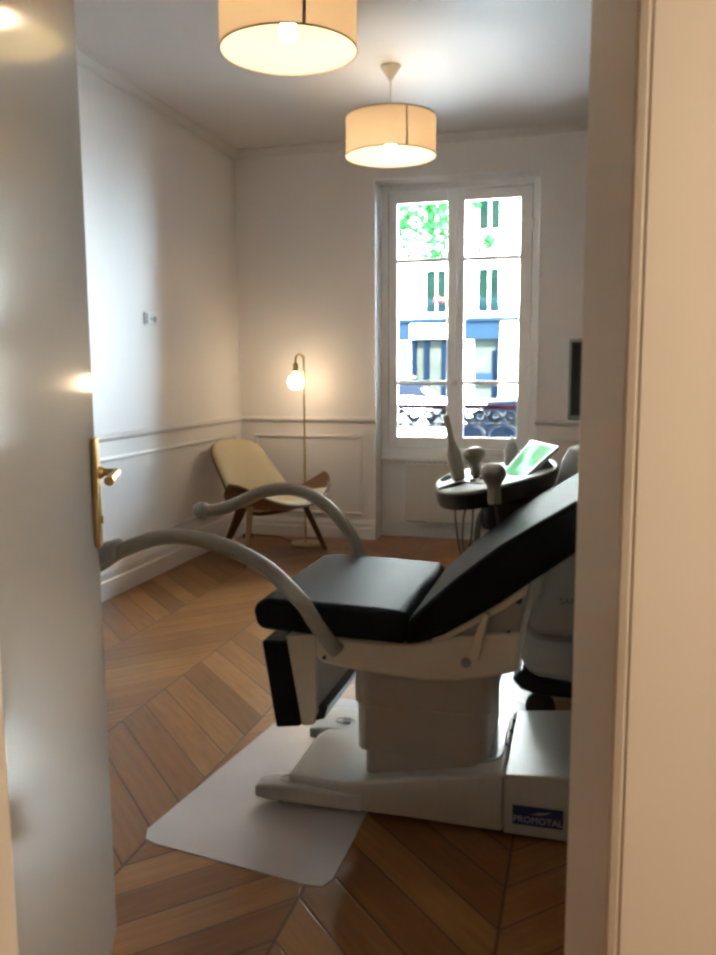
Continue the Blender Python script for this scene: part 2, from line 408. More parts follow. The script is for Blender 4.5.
# ------------------------------------------------------------------ window
win = bpy.data.objects.new('window_1', None); COL.objects.link(win); win['kind'] = 'structure'; win.location = (-.94, 6.35, .64); ORG['window_1'] = Vector((-.94, 6.35, .64))
b = NB()
box(b, NX0, NX0 + .055, 6.345, 6.42, .64, NZ); box(b, NX1 - .055, NX1, 6.345, 6.42, .64, NZ)
box(b, NX0 + .055, NX1 - .055, 6.345, 6.42, NZ - .052, NZ); box(b, NX0 + .055, NX1 - .055, 6.345, 6.42, .64, .70)
box(b, NX0 + .05, NX0 + .085, 6.403, 6.42, .70, NZ - .05); box(b, NX1 - .085, NX1 - .05, 6.403, 6.42, .70, NZ - .05)
box(b, NX0 + .085, NX1 - .085, 6.403, 6.42, NZ - .085, NZ - .05); box(b, NX0 + .085, NX1 - .085, 6.403, 6.42, .70, .735)
mk('window_frame', b, M['winpaint'], win, smooth=False, bevel=.005)
b = NB(); box(b, NX0 + .002, NX1 - .002, 6.30, 6.40, .61, .642); box(b, NX0 + .002, NX1 - .002, 6.325, 6.345, .642, .685)
mk('window_sill', b, M['winpaint'], win, smooth=False, bevel=.008, seg=3)
def sash(x0, x1, g0, g1):
    zb, zt, gz0, gz1 = .705, NZ - .058, .79, 2.553
    b = NB(); y0, y1 = 6.352, 6.40
    box(b, x0, g0, y0, y1, zb, zt); box(b, g1, x1, y0, y1, zb, zt)
    box(b, g0, g1, y0, y1, zb, gz0); box(b, g0, g1, y0, y1, gz1, zt)
    for z in (2.131, 1.207): box(b, g0, g1, y0 + .006, y1, z - .016, z + .016)
    s = mk('sash', b, M['winpaint'], win, smooth=False, bevel=.006)
    b = NB(); box(b, g0 - .004, g1 + .004, 6.378, 6.382, gz0 - .004, gz1 + .004); mk('glass_pane', b, M['glass'], s, smooth=False)
    return s
sash(NX0 + .058, -.962, -1.418, -1.032); sash(-.958, NX1 - .058, -.902, -.498)
b = NB()
tube(b, [(-.96, 6.338, .72), (-.96, 6.338, 2.60)], .008, 8, 0)
for z in (.78, 1.75, 2.5): box(b, -.978, -.942, 6.33, 6.352, z - .03, z + .03)
box(b, -.985, -.935, 6.332, 6.352, 1.13, 1.29)
mk('cremone_bolt', b, M['winpaint'], win, bevel=.004)
b = NB(); lathe(b, [(0, -.022), (.016, -.02), (.024, -.008), (.024, .008), (.014, .02), (0, .022)], n=16, mtx=Matrix.Translation((-.96, 6.30, 1.21)) @ Matrix.Rotation(PI / 2, 4, 'X'))
tube(b, [(-.96, 6.31, 1.21), (-.96, 6.34, 1.21)], .009, 8, 0)
mk('bolt_knob', b, M['whitepl'], win)
b = NB()
for x in (NX0 + .056, NX1 - .056):
    for z in (.95, 1.75, 2.35): tube(b, [(x, 6.338, z - .045), (x, 6.338, z + .045)], .008, 8, 0)
mk('hinge', b, M['winpaint'], win)

# ------------------------------------------------------------------ door
hx, hy = -.716, .868; ex, ey = -1.022, 1.578
dd = Vector((ex - hx, ey - hy, 0)); DW = dd.length; dd.normalize(); dn = Vector((dd.y, -dd.x, 0))   # dn faces the opening
Md = Matrix(((dd.x, dn.x, 0, hx), (dd.y, dn.y, 0, hy), (0, 0, 1, 0), (0, 0, 0, 1)))
b = NB(); box(b, 0, DW, -.042, 0, .008, 2.29, Md)
door = struct(mk('door_1', b, M['door'], smooth=False, bevel=.003))
b = NB()
prism(b, [(p[0], p[1]) for p in rrect(DW - .055, DW - .008, .925, 1.163, .012)], 'y', 0.0, .011)
bmesh.ops.transform(b, matrix=Md, verts=b.verts); plate = mk('handle_plate', b, M['brass'], door, bevel=.004, seg=3)
b = NB()
tube(b, [(DW - .030, .0105, 1.088), (DW - .030, .052, 1.088)], .0085, 12, 0)
tube(b, [(DW - .030, .047, 1.088), (DW - .05, .050, 1.088), (DW - .09, .048, 1.086), (DW - .12, .045, 1.080)], [.009, .0085, .009, .0105], 18)
lathe(b, [(.014, 0), (.014, .006), (.010, .012)], n=16, mtx=Matrix.Translation((DW - .03, .0105, 1.088)) @ Matrix.Rotation(-PI / 2, 4, 'X'))
lathe(b, [(.008, 0), (.008, .006), (0, .006)], n=14, mtx=Matrix.Translation((DW - .03, .0105, .985)) @ Matrix.Rotation(-PI / 2, 4, 'X'))
bmesh.ops.transform(b, matrix=Md, verts=b.verts); mk('lever_handle', b, M['brass'], plate)
b = NB()
tube(b, [(DW - .030, -.0425, 1.088), (DW - .030, -.095, 1.088)], .0085, 12, 0)
tube(b, [(DW - .030, -.088, 1.088), (DW - .05, -.094, 1.088), (DW - .135, -.09, 1.082)], [.010, .0095, .013], 12)
prism(b, [(p[0], p[1]) for p in rrect(DW - .055, DW - .008, .925, 1.163, .012)], 'y', -.053, -.042)
bmesh.ops.transform(b, matrix=Md, verts=b.verts); mk('rear_handle', b, M['brass'], door, bevel=.002)

# ------------------------------------------------------------------ examination chair
ch = thing('examination_chair', 'black padded gynaecological examination chair on a cream lifting pedestal', 'examination chair', (-.4, 2.45, .003))
y0, y1 = 2.212, 2.85
# seat cushion (x,z profile)
prof = [(-.92, .560), (-.905, .545), (-.60, .535), (-.475, .533), (-.455, .56), (-.462, .612), (-.475, .630), (-.70, .639), (-.885, .639), (-.916, .629), (-.932, .60)]
b = NB(); prism(b, prof, 'y', y0, y1); mk('seat_cushion', b, M['leather'], ch, bevel=.016, seg=4)
# backrest cushion
top = [(-.463, .607), (-.40, .668), (-.344, .722), (-.27, .785), (-.209, .834), (-.112, .899), (-.022, .957), (.16, 1.066), (.40, 1.20)]
bot = [(.455, 1.135), (.43, 1.095), (.18, .94), (-.019, .817), (-.109, .748), (-.208, .672), (-.288, .618), (-.363, .570), (-.43, .543), (-.474, .534)]
b = NB(); A, B2 = prism(b, top + bot, 'y', y0, y1)
br = mk('backrest_cushion', b, M['leather'], ch, bevel=.014, seg=4)
# cream frame strip under the backrest
b = NB()
s = [(-.40, .553), (-.363, .567), (-.288, .614), (-.208, .668), (-.148, .714), (-.140, .694), (-.20, .648), (-.28, .596), (-.35, .553), (-.40, .535)]
prism(b, s, 'y', y0 + .028, y1 - .03); mk('backrest_frame', b, M['cream'], ch, bevel=.004)
b = NB(); bar(b, (-.245, 2.232, .640), (-.282, 2.232, .505), .02, .026, up=(0, 1, 0), w2=.034); mk('backrest_strut', b, M['cream'], ch, bevel=.005)
# chassis side shell
b = NB()
cpf = [(-.745, .53), (-.745, .468), (-.725, .450), (-.66, .440), (-.58, .431), (-.50, .426), (-.433, .424), (-.332, .431), (-.24, .449), (-.161, .474), (-.157, .585), (-.34, .560), (-.40, .545), (-.45, .53)]
prism(b, cpf, 'y', 2.238, 2.82); mk('chassis', b, M['cream'], ch, bevel=.01, seg=3)
b = NB(); prism(b, [(-.157, .58), (-.150, .688), (-.215, .645), (-.29, .590), (-.34, .553)], 'y', 2.262, 2.80)
hp = mk('hinge_housing', b, M['grey'], ch, bevel=.004)
for (x, z) in ((-.160, .672), (-.187, .575)):
    b = NB(); lathe(b, [(0, .02), (.008, .02), (.009, .0), (0, 0)], n=12, mtx=Matrix.Translation((x, 2.256, z)) @ Matrix.Rotation(PI / 2, 4, 'X') @ Matrix.Translation((0, 0, -.012)))
    mk('hinge_pin', b, M['black'], hp)
b = NB(); lathe(b, [(0, .012), (.008, .011), (.014, .006), (.014, -.004), (0, -.004)], n=16, mtx=Matrix.Translation((-.302, 2.238, .490)) @ Matrix.Rotation(PI / 2, 4, 'X')); mk('release_knob', b, M['grey'], ch)
b = NB(); lathe(b, [(0, .005), (.006, .005), (.006, -.004)], n=12, mtx=Matrix.Translation((-.717, 2.238, .468)) @ Matrix.Rotation(PI / 2, 4, 'X')); mk('chassis_screw', b, M['black'], ch)
# leg rest, folded down
lr = NB(); prism(lr, [(-.918, .500), (-.838, .503), (-.797, .243), (-.876, .230)], 'y', 2.245, 2.80)
lr = mk('leg_rest_pad', lr, M['leather'], ch, bevel=.008, seg=3)
b = NB()
prism(b, [(-.842, .518), (-.805, .520), (-.757, .250), (-.795, .242)], 'y', 2.252, 2.79)       # board behind the pad
prism(b, [(-.815, .522), (-.752, .53), (-.748, .285), (-.762, .252)], 'y', 2.252, 2.275)         # near cheek
prism(b, [(-.815, .522), (-.752, .53), (-.748, .285), (-.762, .252)], 'y', 2.767, 2.79)
mk('leg_rest_tray', b, M['cream'], lr, bevel=.003)
b = NB(); prism(b, [(-.792, .262), (-.79, .244), (-.732, .262), (-.72, .30), (-.735, .30)], 'y', 2.276, 2.766); mk('leg_rest_lip', b, M['black'], lr)
# stirrup arms
near = [(-.672, 2.224, .495), (-.695, 2.215, .525), (-.736, 2.21, .582), (-.781, 2.21, .644), (-.896, 2.21, .741), (-1.043, 2.21, .799), (-1.206, 2.21, .809), (-1.343, 2.21, .765), (-1.421, 2.21, .720), (-1.50, 2.21, .675)]
b = NB(); tube(b, near, .0235, 16, 6); sa = mk('stirrup_arm', b, M['armgrey'], ch)
b = NB(); loft(b, [[(-1.36, 2.18, .80), (-1.36, 2.24, .80), (-1.36, 2.24, .74), (-1.36, 2.18, .74)], [(-1.52, 2.165, .745), (-1.52, 2.255, .745), (-1.52, 2.255, .655), (-1.52, 2.165, .655)]]); mk('strap_clamp', b, M['grey'], sa, bevel=.015, seg=3)
far = [(-.70, 2.80, .50), (-.735, 2.845, .56), (-.775, 2.87, .635), (-.845, 2.87, .752), (-.937, 2.87, .833), (-1.03, 2.87, .866), (-1.14, 2.87, .858), (-1.25, 2.87, .812), (-1.32, 2.87, .783), (-1.395, 2.87, .768)]
b = NB(); tube(b, far, .0235, 16, 6); sa2 = mk('stirrup_arm', b, M['armgrey'], ch)
b = NB(); lathe(b, [(0, -.032), (.022, -.028), (.034, -.01), (.034, .012), (.022, .028), (0, .032)], n=18, mtx=Matrix.Translation((-1.405, 2.87, .772)) @ Matrix.Rotation(PI / 2, 4, 'Y')); mk('strap_knob', b, M['grey'], sa2)
# lifting column: three telescoping covers
co = NB(); prism(co, rrect(-.636, -.233, 2.252, 2.64, .035), 'z', .330, .455); co = mk('column', co, M['column'], ch, bevel=.005)
b = NB(); prism(b, rrect(-.628, -.241, 2.256, 2.632, .035), 'z', .185, .332); mk('column_sleeve', b, M['column'], co, bevel=.006)
b = NB(); prism(b, rrect(-.606, -.262, 2.262, 2.62, .035), 'z', .10, .19); mk('column_sleeve', b, M['column'], co, bevel=.006)
# base
def sec(x, ya, yb, zb, zt): return [(x, ya, zb), (x, yb, zb), (x, yb, zt), (x, ya, zt)]
b = NB()
loft(b, [sec(-.845, 2.262, 2.55, .045, .078), sec(-.815, 2.240, 2.585, .03, .088), sec(-.66, 2.210, 2.60, .018, .098), sec(-.48, 2.210, 2.62, .018, .136), sec(-.255, 2.208, 2.65, .016, .176), sec(-.19, 2.208, 2.655, .016, .186)])
bs = mk('base', b, M['plastic'], ch, bevel=.010, seg=3)
b = NB(); loft(b, [sec(-.188, 2.206, 2.66, .015, .189), sec(-.02, 2.206, 2.68, .014, .200), sec(.55, 2.206, 2.68, .014, .200)])
rc = mk('base_rear_cover', b, M['plastic'], ch, bevel=.005, seg=3)
b = NB(); prism(b, rrect(-.50, -.203, 2.285, 2.64, .05), 'z', .09, .1905); mk('column_well', b, M['slot'], bs, bevel=.003)
for ya, yb, tip in ((2.202, 2.30, -.935), (2.63, 2.83, -.905)):
    b = NB(); loft(b, [sec(tip, ya + .004, yb - .02, .022, .058), sec(tip + .06, ya, yb, .018, .066), sec(-.60, ya + .004, yb, .018, .070)])
    ft = mk('foot_blade', b, M['plastic'], bs, bevel=.008, seg=3)
    cx = -.83 if ya < 2.4 else -.79; cy = (ya + yb) / 2 - (.0 if ya < 2.4 else .03)
    b = NB()
    for r0, dx in ((.028, 0), (.014, .008)):
        tube(b, [(cx + dx + r0 * math.cos(a) * 1.2, cy + r0 * .8 * math.sin(a), .0702) for a in [2 * PI * i / 16 for i in range(15)]], .0017, 6, 0)
    mk('pedal_symbol', b, M['icon'], ft)
for x in (-.86, .45):
    for y in (2.25, 2.62):
        b = NB(); lathe(b, [(0, .003), (.02, .003), (.02, .024), (0, .024)], c=(x, y, 0), n=14)
        mk('levelling_foot', b, M['black'], bs)
for (x, y) in ((-.205, 2.40), (-.202, 2.50), (-.199, 2.58)):
    b = NB(); lathe(b, [(.004, .17), (.004, .192), (0, .192)], c=(x + .008, y, 0), n=10); mk('cover_screw', b, M['black'], rc)
# maker's label
b = NB(); box(b, -.163, -.026, 2.2035, 2.2065, .049, .104); lb = mk('maker_label', b, M['navy'], rc, smooth=False); lb['label'] = 'small navy blue label with silver lettering on the base'
text('label_lettering', 'PROMOTAL', .0255, (-.094, 2.2028, .0655), (PI / 2, 0, 0), M['labeltext'], lb)
b = NB(); prism(b, [(-.115, .083), (-.09, .084), (-.073, .089), (-.058, .0965), (-.072, .0925), (-.086, .090), (-.10, .0905), (-.094, .0885), (-.083, .0875), (-.098, .0862)], 'y', 2.2022, 2.2032)
mk('label_emblem', b, M['labeltext'], lb, smooth=False)

# ------------------------------------------------------------------ floor mat
b = NB(); prism(b, [(-1.115, 1.93), (-1.155, 1.945), (-1.175, 1.99), (-1.085, 2.74), (-1.05, 3.02), (-1.0, 3.06), (-.60, 3.02), (-.58, 2.97), (-.592, 1.90), (-.61, 1.864), (-.65, 1.86)], 'z', 0, .003)
tag(mk('floor_mat', b, M['mat'], smooth=False), 'translucent milky plastic mat on the parquet under the foot end of the examination chair', 'mat')

# ------------------------------------------------------------------ ultrasound machine
us = thing('ultrasound_machine', 'grey ultrasound cart with touch screen and probe tray behind the examination chair', 'ultrasound machine', (.05, 3.35, 0))
# body: side silhouette (x,z) rounded nose
bp = [(-.155, .165), (-.185, .195), (-.212, .245), (-.224, .32), (-.219, .38), (-.205, .45), (-.180, .52), (-.140, .59), (-.08, .66), (-.0, .72), (.15, .76), (.36, .76), (.42, .70), (.43, .25), (.38, .155), (.15, .150), (-.05, .152)]
b = NB(); prism(b, bp, 'y', 3.02, 3.52); ub = mk('cart_body', b, M['cartside'], us, bevel=.035, seg=4)
text('cart_lettering', 'SAMSUNG', .034, (.008, 3.0185, .468), (PI / 2, 0, 0), M['facetext'], ub)
b = NB(); prism(b, [(-.235, .165), (-.20, .125), (-.13, .110), (.40, .105), (.44, .14), (.43, .165), (-.02, .162), (-.15, .172), (-.20, .205)], 'y', 3.00, 3.54); mk('cart_base', b, M['black'], us, bevel=.012, seg=3)
for x in (-.13, .36):
    for y in (3.05, 3.49):
        b = NB(); lathe(b, [(0, -.02), (.045, -.02), (.055, -.012), (.055, .012), (.045, .02), (0, .02)], n=20, mtx=Matrix.Translation((x, y, .055)) @ Matrix.Rotation(PI / 2, 4, 'X'))
        box(b, x - .018, x + .018, y - .028, y + .028, .095, .125); mk('caster', b, M['black'], us)
# column carrying the control panel
b = NB(); prism(b, rrect(-.36, -.02, 3.02, 3.44, .05), 'z', .715, .83); prism(b, rrect(-.19, -.0, 3.2, 3.4, .05), 'z', .58, .71); mk('panel_support', b, M['black'], us, bevel=.01)
# control panel plane: z = .85 + .17 (x + .55)
def tz(x): return .85 + .17 * (x + .55)
outl = [(-.558, 3.18), (-.582, 3.34), (-.582, 3.50), (-.555, 3.63), (-.50, 3.70), (-.38, 3.735), (-.25, 3.72), (-.16, 3.66), (-.11, 3.50), (-.092, 3.30), (-.105, 3.16), (-.15, 3.045), (-.20, 2.985), (-.27, 2.90), (-.34, 2.845), (-.41, 2.86), (-.47, 2.92), (-.52, 3.03)]
oc = catmull([(x, y, 0) for x, y in outl] + [(outl[0][0], outl[0][1], 0)], 3)[:-1]
cxo, cyo = -.35, 3.30
def ring(s, dz): return [(cxo + (p.x - cxo) * s, cyo + (p.y - cyo) * s, tz(cxo + (p.x - cxo) * s) + dz) for p in oc]
b = NB(); loft(b, [ring(.80, -.072), ring(.95, -.062), ring(1.0, -.018), ring(1.0, -.004), ring(.985, .0)]); ct = mk('control_panel', b, M['black'], us)
b = NB(); loft(b, [ring(.985, -.002), ring(.985, .004), ring(.975, .007)]); tt = mk('panel_top', b, M['traywhite'], ct)
def ell(cx, cy, rx, ry, rot, dz, n=20):
    out = []
    for i in range(n):
        a = 2 * PI * i / n; x = rx * math.cos(a); y = ry * math.sin(a)
        X = cx + x * math.cos(rot) - y * math.sin(rot); Y = cy + x * math.sin(rot) + y * math.cos(rot); out.append((X, Y, tz(X) + dz))
    return out
for (cx, cy, rx, ry, rot) in ((-.545, 3.40, .027, .11, .05), (-.472, 3.09, .034, .085, -.45)):
    b = NB(); loft(b, [ell(cx, cy, rx, ry, rot, .006), ell(cx, cy, rx, ry, rot, .0105)]); mk('hand_grip_opening', b, M['void'], tt)
b = NB(); kp = [(-.46, 3.16), (-.45, 3.5), (-.25, 3.5), (-.30, 3.02), (-.36, 3.0)]; loft(b, [[(x, y, tz(x) + .005) for x, y in kp], [(x, y, tz(x) + .012) for x, y in kp]]); kb = mk('keypad', b, M['plastic'], tt, bevel=.003)
for i in range(6):
    x = -.40 + .035 * (i % 3); y = 3.10 + .10 * (i // 3) + .02 * (i % 3)
    b = NB(); lathe(b, [(.012, 0), (.012, .008), (0, .009)], c=(x, y, tz(x) + .0115), n=12); mk('control_knob', b, M['black'] if i % 2 else M['grey'], kb)
# touch screen on the panel
sc4 = [Vector((-.312, 3.235, .895)), Vector((-.214, 3.085, .909)), Vector((-.101, 3.276, 1.008)), Vector((-.214, 3.50, 1.011))]
nn = (sc4[1] - sc4[0]).cross(sc4[3] - sc4[0]).normalized()
if nn.z < 0: nn = -nn
cen = sum(sc4, Vector()) / 4
def quad(s, d): return [tuple(cen + (p - cen) * s + nn * d) for p in sc4]
b = NB(); loft(b, [quad(1.0, -.018), quad(1.06, -.006), quad(1.06, 0)]); ts = mk('touch_screen', b, M['silver'], us, smooth=False, bevel=.004)
b = NB(); loft(b, [quad(.90, -.001), quad(.90, .0015)]); mk('screen_glass', b, M['screen'], ts, smooth=False)
b = NB(); loft(b, [[(-.21, 3.16, tz(-.21)), (-.09, 3.2, tz(-.09) - .01), (-.13, 3.36, tz(-.13)), (-.22, 3.34, tz(-.22))], [tuple(cen + (p - cen) * .55 - nn * .016) for p in (sc4[1], sc4[2], sc4[3], sc4[0])]]); mk('screen_bracket', b, M['grey'], ts, bevel=.004)
# neck and big monitor
b = NB(); loft(b, [rr_ for rr_ in ([(-.02 + .10 * math.cos(a), 3.5 + .09 * math.sin(a), .76) for a in [2 * PI * i / 18 for i in range(18)]],
                                [(-.0 + .085 * math.cos(a), 3.5 + .075 * math.sin(a), .93) for a in [2 * PI * i / 18 for i in range(18)]],
                                [(.01 + .07 * math.cos(a), 3.5 + .06 * math.sin(a), .985) for a in [2 * PI * i / 18 for i in range(18)]],
                                [(.02 + .03 * math.cos(a), 3.5 + .03 * math.sin(a), 1.0) for a in [2 * PI * i / 18 for i in range(18)]])]); mk('monitor_neck', b, M['traywhite'], us, bevel=.006)
b = NB(); tube(b, [(.03, 3.5, .97), (.10, 3.5, 1.10), (.17, 3.49, 1.22)], .028, 12, 5); mk('monitor_arm', b, M['grey'], us)
Mm = Matrix.Translation((.185, 3.36, 1.268)) @ Matrix.Rotation(math.radians(-17), 4, 'Z')
b = NB(); box(b, -.262, .262, -.016, .02, -.168, .158, Mm); box(b, -.08, .08, .02, .06, -.08, .08, Mm); mo = mk('monitor', b, M['silver'], us, bevel=.008, seg=3)
b = NB(); box(b, -.248, .248, -.0185, -.016, -.148, .140, Mm); mb = mk('monitor_bezel', b, M['black'], mo, smooth=False)
b = NB(); box(b, -.236, .236, -.0200, -.0185, -.138, .130, Mm); mk('monitor_screen', b, M['monitor'], mb, smooth=False)
# cable hung on the body side
b = NB(); tube(b, [(-.10, 3.005, .62), (-.128, 2.996, .56), (-.135, 2.992, .508), (-.158, 2.99, .455), (-.193, 2.99, .402), (-.171, 2.99, .362), (-.135, 2.99, .340), (-.022, 2.99, .337), (.10, 2.995, .34)], .0115, 10, 6); uc = mk('side_cable', b, M['armgrey'], us)
b = NB(); prism(b, rrect(-.212, -.176, .378, .425, .008), 'y', 2.972, 3.03); mk('cable_clip', b, M['black'], uc, bevel=.003)

def probe(label, base, tip, prof, cable, mat=None):
    """prof: (radius, fraction along base->tip); the cable leaves the base"""
    base, tip = Vector(base), Vector(tip); t = thing('ultrasound_probe', label, 'ultrasound probe', base, group='probes standing in the cart tray')
    d = tip - base; L = d.length; q = Vector((0, 0, 1)).rotation_difference(d).to_matrix().to_4x4()
    b = NB(); lathe(b, [(r, f * L) for r, f in prof], n=20, mtx=Matrix.Translation(base) @ q); mk('probe_body', b, mat or M['probe'], t)
    b = NB(); lathe(b, [(.018, -.004), (.018, .014), (.012, .02)], n=14, mtx=Matrix.Translation(base) @ q); mk('probe_collar', b, M['black'], t)
    b = NB(); tube(b, cable, .0045, 8, 6); mk('probe_cable', b, M['cable'], t)
    return t
bz = lambda x: tz(x) + .013
probe('long thin-necked wand probe standing at the window side of the tray', (-.470, 3.22, bz(-.470)), (-.532, 3.26, 1.128),
      [(0, 0), (.024, .0), (.027, .05), (.029, .30), (.028, .40), (.021, .50), (.014, .60), (.012, .9), (.011, .98), (0, 1.0)],
      [(-.46, 3.13, .84), (-.465, 3.09, .78), (-.452, 3.09, .66), (-.43, 3.09, .585), (-.405, 3.10, .66), (-.40, 3.12, .78), (-.40, 3.14, .815)])
probe('mushroom-headed probe standing upright next to the long wand probe', (-.412, 3.30, bz(-.412)), (-.425, 3.30, .998),
      [(0, 0), (.022, 0), (.024, .10), (.023, .38), (.026, .48), (.035, .57), (.043, .67), (1.0*.0445, .76), (.040, .87), (.029, .95), (.013, .99), (0, 1.0)],
      [(-.40, 3.10, .84), (-.43, 3.07, .75), (-.425, 3.06, .62), (-.385, 3.06, .58), (-.37, 3.07, .70), (-.36, 3.09, .80)])
probe('mushroom-headed probe hanging on the near rim with its cable dropping down', (-.292, 2.848, .845), (-.300, 2.852, .986),
      [(0, 0), (.022, 0), (.024, .10), (.023, .38), (.026, .48), (.035, .57), (.043, .67), (.0445, .76), (.040, .87), (.029, .95), (.013, .99), (0, 1.0)],
      [(-.2915, 2.848, .85), (-.288, 2.858, .82), (-.280, 2.872, .76), (-.276, 2.878, .66), (-.25, 2.90, .60), (-.20, 2.96, .62)])
t = thing('gel_bottle', 'small pale gel bottle standing behind the touch screen', 'bottle', (-.295, 3.53, bz(-.295) - .006))
b = NB(); lathe(b, [(0, 0), (.026, 0), (.028, .01), (.028, .07), (.018, .095), (.012, .1)], c=(-.295, 3.53, bz(-.295) - .006), n=18); mk('bottle_body', b, M['plastic'], t)
b = NB(); lathe(b, [(.013, .098), (.013, .108), (.007, .112), (.004, .125), (0, .126)], c=(-.295, 3.53, bz(-.295) - .006), n=14); mk('bottle_nozzle', b, M['whitepl'], t)
b = NB(); tube(b, [(-.33, 3.10, .80), (-.36, 3.06, .77), (-.375, 3.05, .70), (-.37, 3.05, .62), (-.33, 3.06, .58), (-.29, 3.08, .62), (-.28, 3.10, .70), (-.26, 3.14, .72)], .012, 10, 6); mk('tray_hose', b, M['cable'], us)

# ------------------------------------------------------------------ pendant lamps
def pendant(label, x, y, zb, R, seam_deg):
    t = thing('pendant_lamp', label, 'pendant lamp', (x, y, ZC), group='drum shade ceiling lamps')
    H = .208
    b = NB(); lathe(b, [(0, 0), (.056, 0), (.056, -.008), (.046, -.022), (.022, -.058), (.012, -.078), (0, -.080)], c=(x, y, ZC), n=24); mk('ceiling_canopy', b, M['whitepl'], t)
    b = NB(); tube(b, [(x, y, ZC - .078), (x, y, zb + .19)], .0035, 8, 0); mk('cord', b, M['whitepl'], t)
    b = NB(); lathe(b, [(R, 0), (R, H)], c=(x, y, zb), n=64); sh = mk('shade', b, M['shade'], t)
    b = NB(); lathe(b, [(R - .003, .002), (R - .003, H - .002)], c=(x, y, zb), n=64); mk('shade_lining', b, M['shadein'], sh)
    for z in (zb, zb + H):
        b = NB(); tube(b, [(x + R * math.cos(2 * PI * i / 64), y + R * math.sin(2 * PI * i / 64), z) for i in range(65)], .0035, 6, 0, caps=False); mk('shade_rim', b, M['shaderim'], sh)
    b = NB(); a = math.radians(seam_deg); w = .012 / R
    pts = [(x + (R + .0012) * math.cos(a + q), y + (R + .0012) * math.sin(a + q)) for q in (-w / 2, 0, w / 2)]
    vs = [[b.verts.new((px, py, zz)) for zz in (zb + .003, zb + H - .003)] for px, py in pts]
    for A, B in zip(vs, vs[1:]): b.faces.new((A[0], B[0], B[1], A[1]))
    mk('shade_seam', b, M['seam'], sh, solid=.001)
    b = NB()
    for k in range(3):
        q = 2 * PI * k / 3 + .4; tube(b, [(x + .018 * math.cos(q), y + .018 * math.sin(q), zb + .182), (x + (R - .003) * math.cos(q), y + (R - .003) * math.sin(q), zb + H - .006)], .0022, 6, 0)
    lathe(b, [(0, .19), (.012, .19), (.019, .175), (.019, .125), (.0, .125)], c=(x, y, zb), n=16); mk('lamp_holder', b, M['whitepl'], t)
    b = NB(); lathe(b, [(.013, .128), (.015, .115), (.026, .092), (.031, .07), (.028, .052), (.016, .040), (0, .037)], c=(x, y, zb), n=20); mk('bulb', b, M['glow'], t)
    return t
pendant('lit cream drum pendant lamp nearer the doorway, cut off by the photo top', -1.083, 3.03, 2.462, .25, -58)
pendant('lit cream drum pendant lamp shown whole, hanging nearer the window', -1.096, 4.74, 2.497, .252, -57)

# ------------------------------------------------------------------ floor lamp
fl = thing('floor_lamp', 'slim brass floor lamp with a lit bare globe bulb in the corner', 'floor lamp', (-2.012, 5.85, 0))
bx, by = -2.012, 5.85
b = NB(); lathe(b, [(0, 0), (.115, 0), (.118, .006), (.112, .016), (.02, .020), (.012, .03), (0, .03)], c=(bx, by, 0), n=40); mk('lamp_base', b, M['agedbrass'], fl)
sx, sy = -2.071, 5.84
b = NB(); tube(b, [(bx, by, .02), (bx, by, .8), (bx, by, 1.36), (bx - .003, by, 1.40), (bx - .02, by - .003, 1.422), (sx + .02, sy + .003, 1.422), (sx + .003, sy, 1.405), (sx, sy, 1.37), (sx, sy, 1.355)], .0075, 10, 5); mk('lamp_pole', b, M['agedbrass'], fl)
b = NB(); lathe(b, [(0, 0), (.019, 0), (.020, .004), (.020, .058), (.012, .066), (0, .066)], c=(sx, sy, 1.295), n=18); mk('lamp_socket', b, M['agedbrass'], fl)
gz = 1.224
b = NB(); lathe(b, [(0.057 * math.sin(PI * i / 14), -.057 * math.cos(PI * i / 14)) for i in range(13)] + [(.018, .068), (.015, .075)], c=(sx, sy, gz), n=24); mk('globe_bulb', b, M['globe'], fl)
b = NB(); tube(b, [(bx - .11, by + .02, .006), (-2.3, 6.05, .005), (-2.45, 6.08, .005), (-2.53, 6.04, .012), (-2.54, 6.0, .03)], .0035, 8, 5); lc = mk('power_cord', b, M['black'], fl)
b = NB(); prism(b, rrect(-2.575, -2.505, 5.955, 6.015, .012), 'z', 0, .035); mk('foot_switch', b, M['black'], lc, bevel=.006)

# ------------------------------------------------------------------ lounge chair (local: x forward, y across)
lc_ = thing('lounge_chair', 'three-legged walnut shell lounge chair with ivory cushions in the corner', 'lounge chair', (-2.16, 5.45, 0), world=False, rotz=math.radians(-26))
def grid(bm, fn, nu, nv):
    V = [[bm.verts.new(fn(i / nu, j / nv)) for j in range(nv + 1)] for i in range(nu + 1)]
    for i in range(nu):
        for j in range(nv): bm.faces.new((V[i][j], V[i + 1][j], V[i + 1][j + 1], V[i][j + 1]))
def seatpt(y, f):
    """y across, f 0 back .. 1 front"""
    a = abs(y) / .46
    xf = .40 - .20 * a ** 2; xb = -.24 + .30 * a ** 1.6
    x = xb + (xf - xb) * f
    return (x, y, .365 + .20 * a ** 2.3 + .055 * (f - .45) - .03 * math.sin(PI * f) * (1 - a))
def seatfn(u, v):
    y = -.46 + .92 * u
    e = max(0, (abs(y) - .36) / .10); sh = .5 * (1 - math.sqrt(max(0, 1 - e * e)))
    return seatpt(y, sh + (1 - 2 * sh) * v)
b = NB(); grid(b, seatfn, 32, 12); mk('seat_shell', b, M['walnut'], lc_, solid=.016)
def cushfn(u, v):
    y = -.30 + .60 * u; p = seatpt(y, .10 + .86 * v)
    r = min(1, min(u, 1 - u) * 9) ** .5 * min(1, min(v, 1 - v) * 9) ** .5
    return (p[0], p[1], p[2] + .008 + .032 * r)
b = NB(); grid(b, cushfn, 20, 16); mk('seat_cushion', b, M['ivory'], lc_, solid=.012)
